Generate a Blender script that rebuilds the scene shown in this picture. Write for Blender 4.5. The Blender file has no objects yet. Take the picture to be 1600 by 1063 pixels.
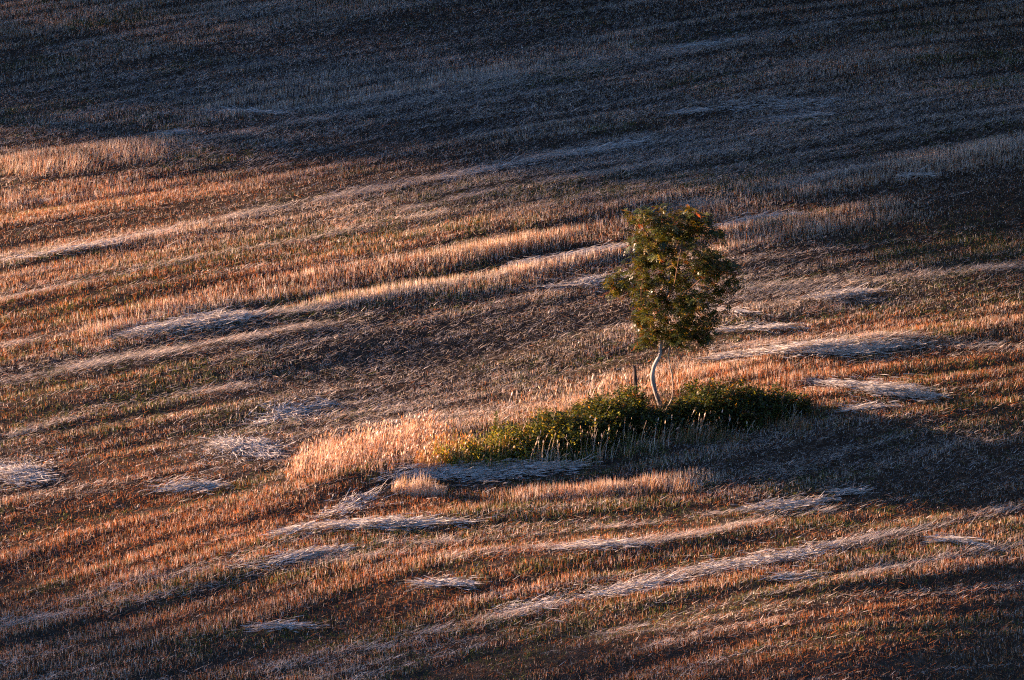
import bpy, math, random
import numpy as np
from mathutils import Vector

# ------------------------------------------------------------------ camera, sky, sun, exposure
scn = bpy.context.scene
COL = scn.collection
rad = math.radians
PITCH = rad(14.0)            # camera looks down by this much
DIST = 130.0                 # camera to tree
PXM = 64.0                   # photograph pixels (1600 wide) per metre at the tree
HALF = 800.0 / PXM / DIST    # tan of half the horizontal angle
SUN_E = rad(10.5)            # sun elevation
SUN_A = rad(17.0)            # sun stands left and this far behind the tree
EXPOSURE = 2.62

FWD = np.array([0, math.cos(PITCH), -math.sin(PITCH)])
UPV = np.array([0, math.sin(PITCH), math.cos(PITCH)])
RGT = np.array([1.0, 0, 0])
def ray(px, py):
    d = FWD + RGT * ((px - 800) / 800.0 * HALF) + UPV * ((531.5 - py) / 800.0 * HALF)
    return d
CAM = -ray(1031, 637) * DIST

cam_d = bpy.data.cameras.new('camera')
cam_d.sensor_width = 36
cam_d.lens = 18 / HALF
cam_d.clip_start = 1
cam_d.clip_end = 3000
cam = bpy.data.objects.new('camera', cam_d)
cam.location = CAM
cam.rotation_euler = (math.pi / 2 - PITCH, 0, 0)
COL.objects.link(cam)
scn.camera = cam

world = bpy.data.worlds.new('World')
scn.world = world
world.use_nodes = True
wn = world.node_tree
sky = wn.nodes.new('ShaderNodeTexSky')
sky.sky_type = 'NISHITA'
sky.sun_disc = False
sky.sun_elevation = SUN_E
sky.sun_rotation = math.atan2(-math.cos(SUN_A), math.sin(SUN_A))
sky.ozone_density = 2.6
sky.dust_density = 0.3
sky.air_density = 0.48
bg = [n for n in wn.nodes if n.type == 'BACKGROUND'][0]
wn.links.new(sky.outputs[0], bg.inputs[0])
bg.inputs[1].default_value = 0.05

S_H = np.array([-math.cos(SUN_A), math.sin(SUN_A)])     # horizontal direction to the sun
S_V = np.array([math.sin(SUN_A), math.cos(SUN_A)])      # across it, away from the camera
sun_d = bpy.data.lights.new('sun', 'SUN')
sun_d.energy = 5.0
sun_d.angle = rad(0.53)
sun_d.color = (1.0, 0.62, 0.41)
sun = bpy.data.objects.new('sun', sun_d)
sdir = Vector((S_H[0] * math.cos(SUN_E), S_H[1] * math.cos(SUN_E), math.sin(SUN_E)))
sun.rotation_euler = sdir.to_track_quat('Z', 'Y').to_euler()
sun.location = sdir * 100
COL.objects.link(sun)

vs = scn.view_settings
vs.view_transform = 'Standard'
vs.look = 'None'
vs.exposure = EXPOSURE
vs.gamma = 1
scn.cycles.use_denoising = False
scn.cycles.filter_width = 1.2
scn.cycles.max_bounces = 5
scn.cycles.diffuse_bounces = 3
scn.cycles.glossy_bounces = 1
scn.cycles.transmission_bounces = 4

# ------------------------------------------------------------------ helpers
rng = np.random.default_rng(11)
random.seed(5)
TAB = np.random.default_rng(3).random((256, 256))
def vnoise(x, y, seed=0):
    x = np.asarray(x, float) + seed * 37.17
    y = np.asarray(y, float) + seed * 91.73
    xi = np.floor(x).astype(int); yi = np.floor(y).astype(int)
    fx = x - xi; fy = y - yi
    fx = fx * fx * (3 - 2 * fx); fy = fy * fy * (3 - 2 * fy)
    a = TAB[xi & 255, yi & 255]; b = TAB[(xi + 1) & 255, yi & 255]
    c = TAB[xi & 255, (yi + 1) & 255]; d = TAB[(xi + 1) & 255, (yi + 1) & 255]
    return (a * (1 - fx) + b * fx) * (1 - fy) + (c * (1 - fx) + d * fx) * fy
def fbm(x, y, seed=0, o=3):
    s = 0; a = 0.5; t = 0
    for k in range(o):
        s = s + a * vnoise(x * 2 ** k, y * 2 ** k, seed + k * 5); t += a; a *= 0.5
    return s / t
def sstep(a, b, x):
    t = np.clip((x - a) / (b - a), 0, 1)
    return t * t * (3 - 2 * t)

def mesh_obj(name, V, F, mat, parent=None, col=None, smooth=False):
    """V (n,3), F (m,k) -> one mesh object"""
    V = np.ascontiguousarray(V, dtype=np.float32); F = np.ascontiguousarray(F, dtype=np.int32)
    me = bpy.data.meshes.new(name)
    me.vertices.add(len(V)); me.vertices.foreach_set('co', V.ravel())
    m, k = F.shape
    me.loops.add(m * k); me.loops.foreach_set('vertex_index', F.ravel())
    me.polygons.add(m)
    me.polygons.foreach_set('loop_start', np.arange(0, m * k, k, dtype=np.int32))
    if smooth:
        me.polygons.foreach_set('use_smooth', np.ones(m, dtype=bool))
    if col is not None:
        at = me.color_attributes.new('Col', 'FLOAT_COLOR', 'POINT')
        c = np.ones((len(V), 4), dtype=np.float32); c[:, :3] = col
        at.data.foreach_set('color', c.ravel())
    me.update(calc_edges=True)
    me.materials.append(mat)
    o = bpy.data.objects.new(name, me)
    COL.objects.link(o)
    if parent is not None:
        o.parent = parent
        o.matrix_parent_inverse.identity()
        if parent.location.length:
            off = np.array(parent.location)
            V2 = V - off.astype(np.float32)
            me.vertices.foreach_set('co', V2.ravel()); me.update()
    return o
def tag(o, label=None, cat=None, group=None, kind=None):
    if label: o['label'] = label
    if cat: o['category'] = cat
    if group: o['group'] = group
    if kind: o['kind'] = kind
    return o
def thing(name, loc, label, cat, group=None):
    o = bpy.data.objects.new(name, None); COL.objects.link(o)
    o.location = loc; o.empty_display_size = 0.3
    return tag(o, label, cat, group)

# ------------------------------------------------------------------ terrain
RTH = rad(30)
def rowcoord(x, y):
    m = np.exp(-((y + 7.5) / 5.0) ** 2) * np.exp(-((x + 2) / 9.0) ** 2)
    w = y * math.cos(RTH) - x * math.sin(RTH) + 0.30 * m * (x + 2) + 0.5 * vnoise(x / 9, y / 9, 7)
    return w
def rows(x, y, wl, al, seed):
    w = rowcoord(x, y)
    a = x * math.cos(RTH) + y * math.sin(RTH)
    return fbm(a / al, w / wl, seed, 3)

def gauss(x, y, cx, cy, sx, sy, ang=0):
    c, s = math.cos(ang), math.sin(ang)
    u = (x - cx) * c + (y - cy) * s; v = -(x - cx) * s + (y - cy) * c
    return np.exp(-(u / sx) ** 2 - (v / sy) ** 2)

SLOPE = 0.105
def height(x, y):
    x = np.asarray(x, float); y = np.asarray(y, float)
    z = SLOPE * y
    near = np.exp(-((x + 3) / 45) ** 2 - ((y - 5) / 60) ** 2)
    # long swells and mown rows
    z = z + near * (0.55 * (fbm(x / 14, y / 18, 21, 2) - 0.5))
    z = z + near * 0.28 * (rows(x, y, 2.6, 14, 31) - 0.5)
    z = z + near * 0.20 * (rows(x, y, 0.9, 9, 41) - 0.5)
    # rise at the left whose right flank leaves the hollow in shade
    z = z + 0.32 * gauss(x, y, -12.5, 7.5, 6.5, 6.5, 0.25)
    z = z - 0.37 * gauss(x, y, -3.8, 3.4, 5.0, 3.6, 0.2)
    # the bank that carries the bushes
    z = z + 0.17 * gauss(x, y, -1.0, -0.6, 5.5, 1.4, 0.33)
    z = z + 0.30 * gauss(x, y, -6.8, -4.3, 2.4, 1.3, 0.4)
    z = z - 0.42 * gauss(x, y, 6.0, -4.6, 6.5, 2.6, 0.1)
    # the ground falls away to the right
    z = z - 0.024 * (1 - .6 * sstep(7, 20, y)) * np.clip(x - 2, 0, 60) ** 1.55 * np.exp(-np.clip(x - 2, 0, 999) / 120)
    z = z - 0.03 * np.clip(x - 3, 0, 40) ** 1.6 * (1 - sstep(-13, -5, y)) * np.exp(-np.clip(x - 3, 0, 999) / 40)  # extra drop shaped to darken the lower right
    # distant hill towards the sun, outside the picture
    t = x * S_H[0] + y * S_H[1]
    z = z + 6 * sstep(45, 115, t)
    # hillside the camera stands on
    d2 = (x - CAM[0]) ** 2 + (y - CAM[1]) ** 2
    z = z + (CAM[2] - 2.0 - SLOPE * CAM[1]) * np.exp(-d2 / (2 * 12.0 ** 2))
    return z
H0 = float(height(0, 0))
_h = height
def height(x, y): return _h(x, y) - H0

def P(px, py, lift=0.0):
    """ground point seen at a photograph pixel"""
    d = ray(px, py)
    t = np.linspace(85, 260, 700)
    pts = CAM[None] + t[:, None] * d[None]
    f = pts[:, 2] - height(pts[:, 0], pts[:, 1])
    k = int(np.argmax(f < 0)) if (f < 0).any() else len(t) - 1
    a, b = t[max(k - 1, 0)], t[k]
    for _ in range(18):
        m = (a + b) / 2; q = CAM + m * d
        if q[2] - float(height(q[0], q[1])) < 0: b = m
        else: a = m
    q = CAM + a * d
    return np.array([q[0], q[1], float(height(q[0], q[1])) + lift])
def proj(pts):
    r = pts - CAM[None]
    dz = r @ FWD
    return 800 + (r @ RGT) / dz / HALF * 800, 531.5 - (r @ UPV) / dz / HALF * 800

# ------------------------------------------------------------------ materials
def new_mat(name):
    m = bpy.data.materials.new(name); m.use_nodes = True
    nt = m.node_tree; nt.nodes.clear()
    return m, nt, nt.nodes.new('ShaderNodeOutputMaterial')
def blade_mat(name, trans=0.35, gloss=0.0, rough=0.45, gain=(1, 1, 1), tgain=(1, 0.85, 0.6)):
    m, nt, out = new_mat(name)
    at = nt.nodes.new('ShaderNodeAttribute'); at.attribute_name = 'Col'
    mul = nt.nodes.new('ShaderNodeMix'); mul.data_type = 'RGBA'; mul.blend_type = 'MULTIPLY'
    mul.inputs[0].default_value = 1; mul.inputs[7].default_value = (*gain, 1)
    nt.links.new(at.outputs['Color'], mul.inputs[6])
    tm = nt.nodes.new('ShaderNodeMix'); tm.data_type = 'RGBA'; tm.blend_type = 'MULTIPLY'
    tm.inputs[0].default_value = 1; tm.inputs[7].default_value = (*tgain, 1)
    nt.links.new(mul.outputs[2], tm.inputs[6])
    d = nt.nodes.new('ShaderNodeBsdfDiffuse'); t = nt.nodes.new('ShaderNodeBsdfTranslucent')
    nt.links.new(mul.outputs[2], d.inputs[0]); nt.links.new(tm.outputs[2], t.inputs[0])
    mx = nt.nodes.new('ShaderNodeMixShader'); mx.inputs[0].default_value = trans
    nt.links.new(d.outputs[0], mx.inputs[1]); nt.links.new(t.outputs[0], mx.inputs[2])
    last = mx
    if gloss > 0:
        g = nt.nodes.new('ShaderNodeBsdfGlossy'); g.inputs['Roughness'].default_value = rough
        g.inputs[0].default_value = (1, 1, 1, 1)
        m2 = nt.nodes.new('ShaderNodeMixShader'); m2.inputs[0].default_value = gloss
        nt.links.new(mx.outputs[0], m2.inputs[1]); nt.links.new(g.outputs[0], m2.inputs[2]); last = m2
    nt.links.new(last.outputs[0], out.inputs[0])
    return m
M_GRASS = blade_mat('dry_stubble', 0.30, 0.03)
M_TALL = blade_mat('tall_dry_grass', 0.40, 0.04)
M_STRAW = blade_mat('pale_straw', 0.22, 0.10, 0.5, tgain=(1, 0.9, 0.75))
M_LEAF = blade_mat('rowan_leaf', 0.42, 0.05, 0.4, tgain=(2.1, 1.3, 0.4))
M_BRAM = blade_mat('bramble_leaf', 0.42, 0.04, 0.4, tgain=(2.2, 1.6, 0.4))

def noise_mat(name, c1, c2, scale, rough=0.9, bump=0.3, stretch=(1, 1, 1), c3=None, bdist=0.02):
    m, nt, out = new_mat(name)
    tc = nt.nodes.new('ShaderNodeTexCoord'); mp = nt.nodes.new('ShaderNodeMapping')
    mp.inputs['Scale'].default_value = stretch
    nt.links.new(tc.outputs['Object'], mp.inputs[0])
    n = nt.nodes.new('ShaderNodeTexNoise'); n.inputs['Scale'].default_value = scale
    n.inputs['Detail'].default_value = 8; n.inputs['Roughness'].default_value = 0.7
    nt.links.new(mp.outputs[0], n.inputs['Vector'])
    cr = nt.nodes.new('ShaderNodeValToRGB')
    cr.color_ramp.elements[0].position = 0.35; cr.color_ramp.elements[0].color = (*c1, 1)
    cr.color_ramp.elements[1].position = 0.68; cr.color_ramp.elements[1].color = (*c2, 1)
    if c3:
        e = cr.color_ramp.elements.new(0.52); e.color = (*c3, 1)
    nt.links.new(n.outputs[0], cr.inputs[0])
    b = nt.nodes.new('ShaderNodeBump'); b.inputs['Strength'].default_value = bump; b.inputs['Distance'].default_value = bdist
    nt.links.new(n.outputs[0], b.inputs['Height'])
    p = nt.nodes.new('ShaderNodeBsdfPrincipled'); p.inputs['Roughness'].default_value = rough
    p.inputs['Specular IOR Level'].default_value = 0.2
    nt.links.new(cr.outputs[0], p.inputs['Base Color']); nt.links.new(b.outputs[0], p.inputs['Normal'])
    nt.links.new(p.outputs[0], out.inputs[0])
    return m
M_SOIL = noise_mat('thatch_soil', (0.02, 0.014, 0.010), (0.13, 0.09, 0.065), 3.5, 0.95, 0.6, (1, 1, 1), (0.05, 0.033, 0.024), 0.08)
M_BARK = noise_mat('grey_bark', (0.05, 0.046, 0.042), (0.44, 0.41, 0.38), 11, 0.75, 0.4, (1, 1, 0.25), None, 0.01)
M_DEAD = noise_mat('dead_wood', (0.16, 0.13, 0.10), (0.36, 0.31, 0.26), 14, 0.85, 0.4, (1, 1, 0.3))
M_POST = noise_mat('weathered_post', (0.02, 0.016, 0.014), (0.11, 0.08, 0.07), 12, 0.9, 0.6, (1, 1, 0.15), None, 0.015)
M_CANE = noise_mat('bramble_cane', (0.10, 0.05, 0.03), (0.20, 0.12, 0.06), 10)
M_WBARK = noise_mat('dark_bark', (0.05, 0.04, 0.03), (0.12, 0.10, 0.08), 3, 0.9, 0.6, (1, 1, 0.3), None, 0.05)

# ------------------------------------------------------------------ ground sheet
def axis(lo, hi, step, far_lo, far_hi):
    a = list(np.arange(lo, hi + 1e-6, step))
    s = step; x = a[0]; left = []
    while x > far_lo:
        s *= 1.16; x -= s; left.append(x)
    s = step; x = a[-1]; right = []
    while x < far_hi:
        s *= 1.16; x += s; right.append(x)
    return np.array(left[::-1] + a + right)
gx = axis(-23, 14, 0.13, -900, 900); gy = axis(-24, 46, 0.16, -900, 1500)
XX, YY = np.meshgrid(gx, gy)
ZZ = height(XX, YY)
V = np.stack([XX.ravel(), YY.ravel(), ZZ.ravel()], 1)
nx, ny = len(gx), len(gy)
i = np.arange(nx * ny).reshape(ny, nx)
F = np.stack([i[:-1, :-1].ravel(), i[:-1, 1:].ravel(), i[1:, 1:].ravel(), i[1:, :-1].ravel()], 1)
g = mesh_obj('ground', V, F, M_SOIL, smooth=True)
tag(g, kind='structure')
# outline of what the view could show: ground seen in the frame plus a margin
def in_view(p, mx=150, my=90):
    u, v = proj(p)
    return (u > -mx) & (u < 1600 + mx) & (v > -my) & (v < 1063 + my)

# ------------------------------------------------------------------ fields on the ground
def stroke(x, y, pts, hw, ends=1.5):
    """soft band on the ground along a line; hw half width in metres across"""
    g_ = np.array([P(a, b)[:2] for a, b in pts])
    yl = np.interp(x, g_[:, 0], g_[:, 1])
    e = sstep(g_[0, 0] - ends, g_[0, 0] + ends * .3, x) * (1 - sstep(g_[-1, 0] - ends * .3, g_[-1, 0] + ends, x))
    wob = (vnoise(x / 2.3, y * 0 + 3, 17) - 0.5) * hw * 0.9
    return np.exp(-((y - yl - wob) / hw) ** 2) * e
def blob(x, y, px, py, rx, ry, slope=0.17):
    """soft ellipse on the ground, given as it appears in the photograph"""
    c = P(px, py); e = P(px + rx, py - rx * slope); f = P(px, py - ry)
    ang = math.atan2(e[1] - c[1], e[0] - c[0])
    sx = math.hypot(e[0] - c[0], e[1] - c[1]); sy = abs(f[1] - c[1]) * math.cos(ang)
    return gauss(x, y, c[0], c[1], sx, max(sy, 0.2), ang)

TALL = [  # standing bands the mower left, (line, half width, gain)
    ([(0, 262), (120, 247), (260, 224)], 0.5, 1.9),
    ([(150, 512), (400, 455), (700, 405), (970, 352), (1140, 318), (1400, 262), (1600, 226)], 0.85, 1.25),
    ([(520, 478), (760, 440), (980, 400)], 0.55, 1.2),
    ([(1120, 380), (1300, 345), (1400, 325)], 0.8, 1.2),
    ([(0, 420), (400, 340), (720, 275)], 0.4, 0.5),
    ([(0, 320), (300, 290), (640, 262)], 0.5, 0.3),
    ([(350, 160), (700, 110), (1000, 70)], 1.2, 0.7),
    ([(60, 200), (400, 180), (820, 110)], 0.8, 0.6),
    ([(820, 778), (950, 770), (1090, 752)], 0.35, 1.3),
    ([(1060, 588), (1200, 590), (1300, 596)], 0.55, 0.6),
    ([(700, 950), (1000, 880), (1200, 850)], 0.5, 0.3),
    ([(0, 880), (300, 910), (600, 880)], 0.7, 0.3),
    ([(850, 610), (950, 600), (1010, 600)], 0.7, 0.3),
]
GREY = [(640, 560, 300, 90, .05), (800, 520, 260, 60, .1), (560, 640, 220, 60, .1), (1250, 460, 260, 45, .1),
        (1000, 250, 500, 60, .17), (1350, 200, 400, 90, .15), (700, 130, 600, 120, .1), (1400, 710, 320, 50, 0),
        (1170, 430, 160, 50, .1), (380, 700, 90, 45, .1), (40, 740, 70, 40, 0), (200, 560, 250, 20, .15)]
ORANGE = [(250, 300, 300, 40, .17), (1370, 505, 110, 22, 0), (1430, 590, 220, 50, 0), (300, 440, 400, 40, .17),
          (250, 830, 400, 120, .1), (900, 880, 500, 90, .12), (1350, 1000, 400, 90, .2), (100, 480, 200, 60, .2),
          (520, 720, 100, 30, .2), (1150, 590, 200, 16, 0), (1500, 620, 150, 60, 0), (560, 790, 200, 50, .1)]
GREEN = [(700, 370, 120, 20, .17), (330, 500, 330, 12, .17), (850, 740, 220, 20, .1), (1000, 800, 260, 30, .05),
         (830, 800, 120, 14, .1), (380, 1000, 90, 16, .1), (380, 905, 200, 22, .2), (1200, 760, 160, 20, .1), (230, 620, 200, 60, .1),
         (900, 300, 100, 20, .1), (960, 980, 300, 30, .2), (780, 890, 160, 20, .1), (1300, 820, 160, 20, .15),
         (760, 690, 110, 20, .25), (820, 1000, 200, 40, .2), (480, 380, 200, 20, .17), (1500, 380, 200, 30, .15),
         (400, 750, 40, 14, .4), (1550, 650, 120, 30, 0)]
SW = [
    ('long pale straw swath fanning out on the sunlit rise left of the hollow', [(185, 527), (250, 514), (320, 506), (410, 494)], 11, 1.2, .16, .3),
    ('bright narrow straw line running up to the left side of the tree crown', [(790, 419), (860, 408), (920, 399), (985, 386)], 5, 1.3, .14, .2),
    ('flat pale straw patch just left of the lower tree crown, under the bright narrow line', [(850, 452), (905, 446), (985, 436)], 9, .8, .10, .45),
    ('thin arched straw line on the slope right of the tree top', [(1120, 360), (1175, 348), (1225, 340), (1262, 338)], 4.5, 1.4, .14, .2),
    ('bluish straw patch alone on the slope well right of the crown', [(1262, 470), (1310, 463), (1375, 458)], 8, .8, .10, .5),
    ('small straw wisp touching the right side of the lower crown', [(1112, 488), (1140, 490), (1175, 496)], 6, .7, .08, .5),
    ('thin level straw streak right of the crown, just above the biggest swath', [(1105, 520), (1160, 516), (1200, 515), (1250, 512)], 6, .9, .10, .4),
    ('widest straw swath, stretched level on the slope right of the trunk', [(1095, 566), (1180, 556), (1260, 550), (1350, 544), (1450, 540)], 11, 1.2, .20, .35),
    ('thick wedge of straw right of the bushes, tapering down to the right', [(1270, 598), (1330, 606), (1390, 614), (1460, 622)], 13, 1.4, .28, .35),
    ('small straw patch in the shade edge right below the thick wedge of straw', [(1318, 645), (1350, 641), (1385, 637)], 6, .9, .07, .4),
    ('long humped straw swath on the bank directly in front of the left bush', [(600, 757), (660, 744), (740, 742), (820, 737), (915, 730)], 11, 1.7, .30, .28),
    ('curved straw swath below the bank, its thick left end turned down', [(425, 841), (480, 829), (540, 824), (640, 821), (745, 817)], 6.5, 1.6, .18, .25),
    ('straw trail climbing from the curved swath up to the humped swath on the bank', [(500, 812), (545, 800), (580, 783), (612, 764)], 8, .6, .08, .45),
    ('thin straw line lower left, below the curved swath and parallel to it', [(365, 892), (430, 882), (480, 868), (545, 858)], 6, .8, .10, .25),
    ('small oval straw heap alone in green grass at the lower middle', [(660, 919), (695, 914), (735, 915)], 6, 1.5, .16, .4),
    ('tangled pale straw patch in the hollow left of the tall grass clump', [(345, 690), (375, 704), (395, 716), (410, 722)], 22, .8, .14, 1.1),
    ('loose bluish straw patch in the shaded hollow above the tangled patch', [(395, 668), (440, 652), (520, 632)], 13, .6, .08, .8),
    ('small straw heap left of the bank, below the tangled patch', [(250, 770), (295, 763), (345, 762)], 7, 1.3, .16, .4),
    ('tangled straw patch at the left border of the photo', [(-20, 730), (20, 742), (70, 752)], 22, .7, .12, .9),
    ('bluish straw streak on the dim slope below the bushes\' shadow', [(1170, 800), (1230, 794), (1290, 784)], 8, 1.0, .10, .4),
    ('short straw wisp directly above and right of the bluish streak below the shadow', [(1305, 774), (1330, 771), (1352, 768)], 3.5, .8, .06, .4),
    ('pale straw streak in the rows at the bottom middle', [(912, 938), (960, 928), (1000, 920), (1060, 908)], 8, .9, .09, .4),
    ('long broken straw trail crossing the rows at the lower right', [(1070, 893), (1160, 880), (1250, 866), (1350, 842)], 9, .5, .07, .5),
    ('thin straw swath with its tip bent down, near the lower right border', [(1440, 850), (1490, 847), (1535, 858)], 4.5, 1.0, .12, .3),
    ('faint straw streak between the curved swath and the long broken trail', [(875, 860), (930, 855), (1010, 853)], 5, .9, .08, .35),
    ('short faint straw dash below the long broken trail', [(1205, 909), (1235, 907), (1265, 905)], 4.5, .9, .06, .4),
    ('scattered straw stalks at the lower middle, left end of the bottom streak', [(780, 960), (820, 950), (880, 940)], 9, .25, .05, .7),
    ('bent straw stalks lying alone near the bottom left', [(400, 985), (440, 981), (492, 982)], 4, .8, .06, .3),
    ('small bright straw dash high on the shaded slope, above the tree and right of it', [(1050, 182), (1080, 178), (1112, 175)], 3, 1.2, .08, .3),
    ('long bluish straw line on the shaded slope, upper middle', [(860, 248), (930, 238), (1010, 222)], 5, .9, .10, .3),
    ('faint straw line joining the long bluish line from its lower left', [(690, 282), (750, 270), (830, 254)], 5, .5, .06, .4),
    ('faint straw streak near the top border, the topmost right of centre', [(1035, 82), (1080, 76), (1130, 70)], 4, .9, .08, .3),
    ('short bluish straw pair on the dark slope, upper left of centre', [(330, 176), (380, 176), (445, 180)], 4, .7, .06, .4),
    ('tiny straw fleck at the end of the sunlit band, upper left', [(255, 212), (270, 210), (287, 208)], 3.5, .9, .06, .4),
    ('faint blue straw streak on the dark slope toward the upper right', [(1170, 192), (1240, 186), (1300, 180)], 4.5, .6, .06, .4),
    ('small blue straw fleck on the right slope beneath the pale row', [(1408, 278), (1430, 276), (1455, 275)], 3.5, .9, .05, .4),
    ('wide faint scatter of straw on the shaded slope above the tree', [(1120, 172), (1230, 166), (1320, 158)], 16, .22, .04, .6),
    ('thin pale straw line along the left rows, ending at the left border', [(0, 410), (60, 402), (160, 384), (260, 360)], 4, .7, .08, .3),
]
LITTER = [  # thin lines of pale fallen straw left along the rows
    ([(0, 412), (200, 376), (400, 333), (560, 300), (720, 272), (870, 243), (1010, 222)], .28, .9),
    ([(1040, 328), (1250, 288), (1430, 254), (1600, 222)], .30, .8),
    ([(190, 528), (420, 490), (640, 455), (830, 420), (985, 388)], .30, .9),
    ([(0, 470), (220, 425), (450, 380), (700, 330)], .18, .5),
    ([(0, 600), (140, 575), (330, 540), (560, 505)], .35, .7),
    ([(0, 545), (200, 505), (350, 480)], .2, .5),
    ([(1050, 470), (1300, 440), (1600, 415)], .35, .5),
    ([(1120, 545), (1350, 530), (1560, 540)], .3, .5),
    ([(420, 1050), (700, 985), (920, 935), (1060, 905), (1250, 868), (1420, 828), (1600, 790)], .35, .4),
    ([(250, 905), (400, 880), (540, 860)], .25, .7),
    ([(900, 1000), (1150, 950), (1400, 890), (1600, 850)], .25, .25),
    ([(700, 870), (900, 858), (1100, 840), (1300, 800)], .25, .6),
    ([(560, 850), (760, 842), (1000, 820), (1180, 798)], .2, .4),
    ([(0, 980), (250, 930), (500, 880), (700, 850)], .25, .35),
    ([(440, 196), (650, 160), (900, 110), (1130, 70), (1350, 30)], .3, .4),
    ([(620, 330), (850, 285), (1050, 255), (1300, 215), (1600, 170)], .25, .4),
    ([(300, 178), (520, 170), (700, 130), (960, 95)], .3, .4),
    ([(0, 690), (150, 640), (400, 600)], .3, .3),
]
def fields(x, y):
    tall = 0
    for l, hw, gn in TALL: tall = tall + gn * stroke(x, y, l, hw)
    f = []
    for L in (GREY, ORANGE, GREEN):
        s = 0
        for b in L: s = np.maximum(s, blob(x, y, *b))
        f.append(s)
    sw = 0
    for it in SW:
        sw = np.maximum(sw, stroke(x, y, it[1], min(it[2] / PXM / 0.34, 1.6) * 0.75, .3) * min(it[3], 1.0))
    lit = 0
    for l, hw, gn in LITTER:
        lit = np.maximum(lit, gn * stroke(x, y, l, hw * 1.3))
    return tall * (1 - .8 * sw), f[0], f[1], f[2], sw, lit

# ------------------------------------------------------------------ stubble
PAL = {
    'straw': (0.56, 0.40, 0.29), 'pale': (0.80, 0.72, 0.66), 'rust': (0.52, 0.18, 0.05), 'brown': (0.13, 0.075, 0.03),
    'green': (0.06, 0.095, 0.022), 'lime': (0.20, 0.22, 0.035), 'grey': (0.42, 0.41, 0.43), 'dark': (0.03, 0.021, 0.018)}
PK = np.array([PAL[k] for k in ('straw', 'pale', 'rust', 'brown', 'green', 'lime', 'grey', 'dark')])

def pick(prob, n):
    c = np.cumsum(prob / prob.sum(1, keepdims=True), 1)
    return (rng.random(n)[:, None] > c).sum(1).clip(0, prob.shape[1] - 1)

def blades(x, y, h, wid, lean, leandir, colr, curve=0.0, seg=1, zoff=0.0):
    """ribbons tapering to a point: returns V,F,C (triangles for seg=1, quads otherwise)"""
    n = len(x)
    z = height(x, y) - 0.01 + zoff
    yaw = rng.random(n) * 2 * np.pi
    wx = np.cos(yaw) * wid / 2; wy = np.sin(yaw) * wid / 2
    lx = np.cos(leandir); ly = np.sin(leandir)
    if seg == 1:
        V = np.zeros((n, 3, 3))
        V[:, 0] = np.stack([x - wx, y - wy, z], 1); V[:, 1] = np.stack([x + wx, y + wy, z], 1)
        V[:, 2] = np.stack([x + lx * np.sin(lean) * h, y + ly * np.sin(lean) * h, z + np.cos(lean) * h], 1)
        F = np.arange(3 * n).reshape(n, 3)
        return V.reshape(-1, 3), F, np.repeat(colr, 3, 0)
    V = np.zeros((n, (seg + 1) * 2, 3))
    cx, cy, cz = x.copy(), y.copy(), z.copy()
    for s in range(seg + 1):
        tp = 1 - 0.88 * s / seg
        V[:, 2 * s] = np.stack([cx - wx * tp, cy - wy * tp, cz], 1)
        V[:, 2 * s + 1] = np.stack([cx + wx * tp, cy + wy * tp, cz], 1)
        a = lean + curve * (s + 0.5) / seg
        cx = cx + lx * np.sin(a) * h / seg; cy = cy + ly * np.sin(a) * h / seg; cz = cz + np.cos(a) * h / seg
    b = np.arange(n)[:, None] * (seg + 1) * 2
    F = np.concatenate([np.stack([b[:, 0] + 2 * s, b[:, 0] + 2 * s + 1, b[:, 0] + 2 * s + 3, b[:, 0] + 2 * s + 2], 1) for s in range(seg)])
    return V.reshape(-1, 3), F, np.repeat(colr, (seg + 1) * 2, 0)

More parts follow.
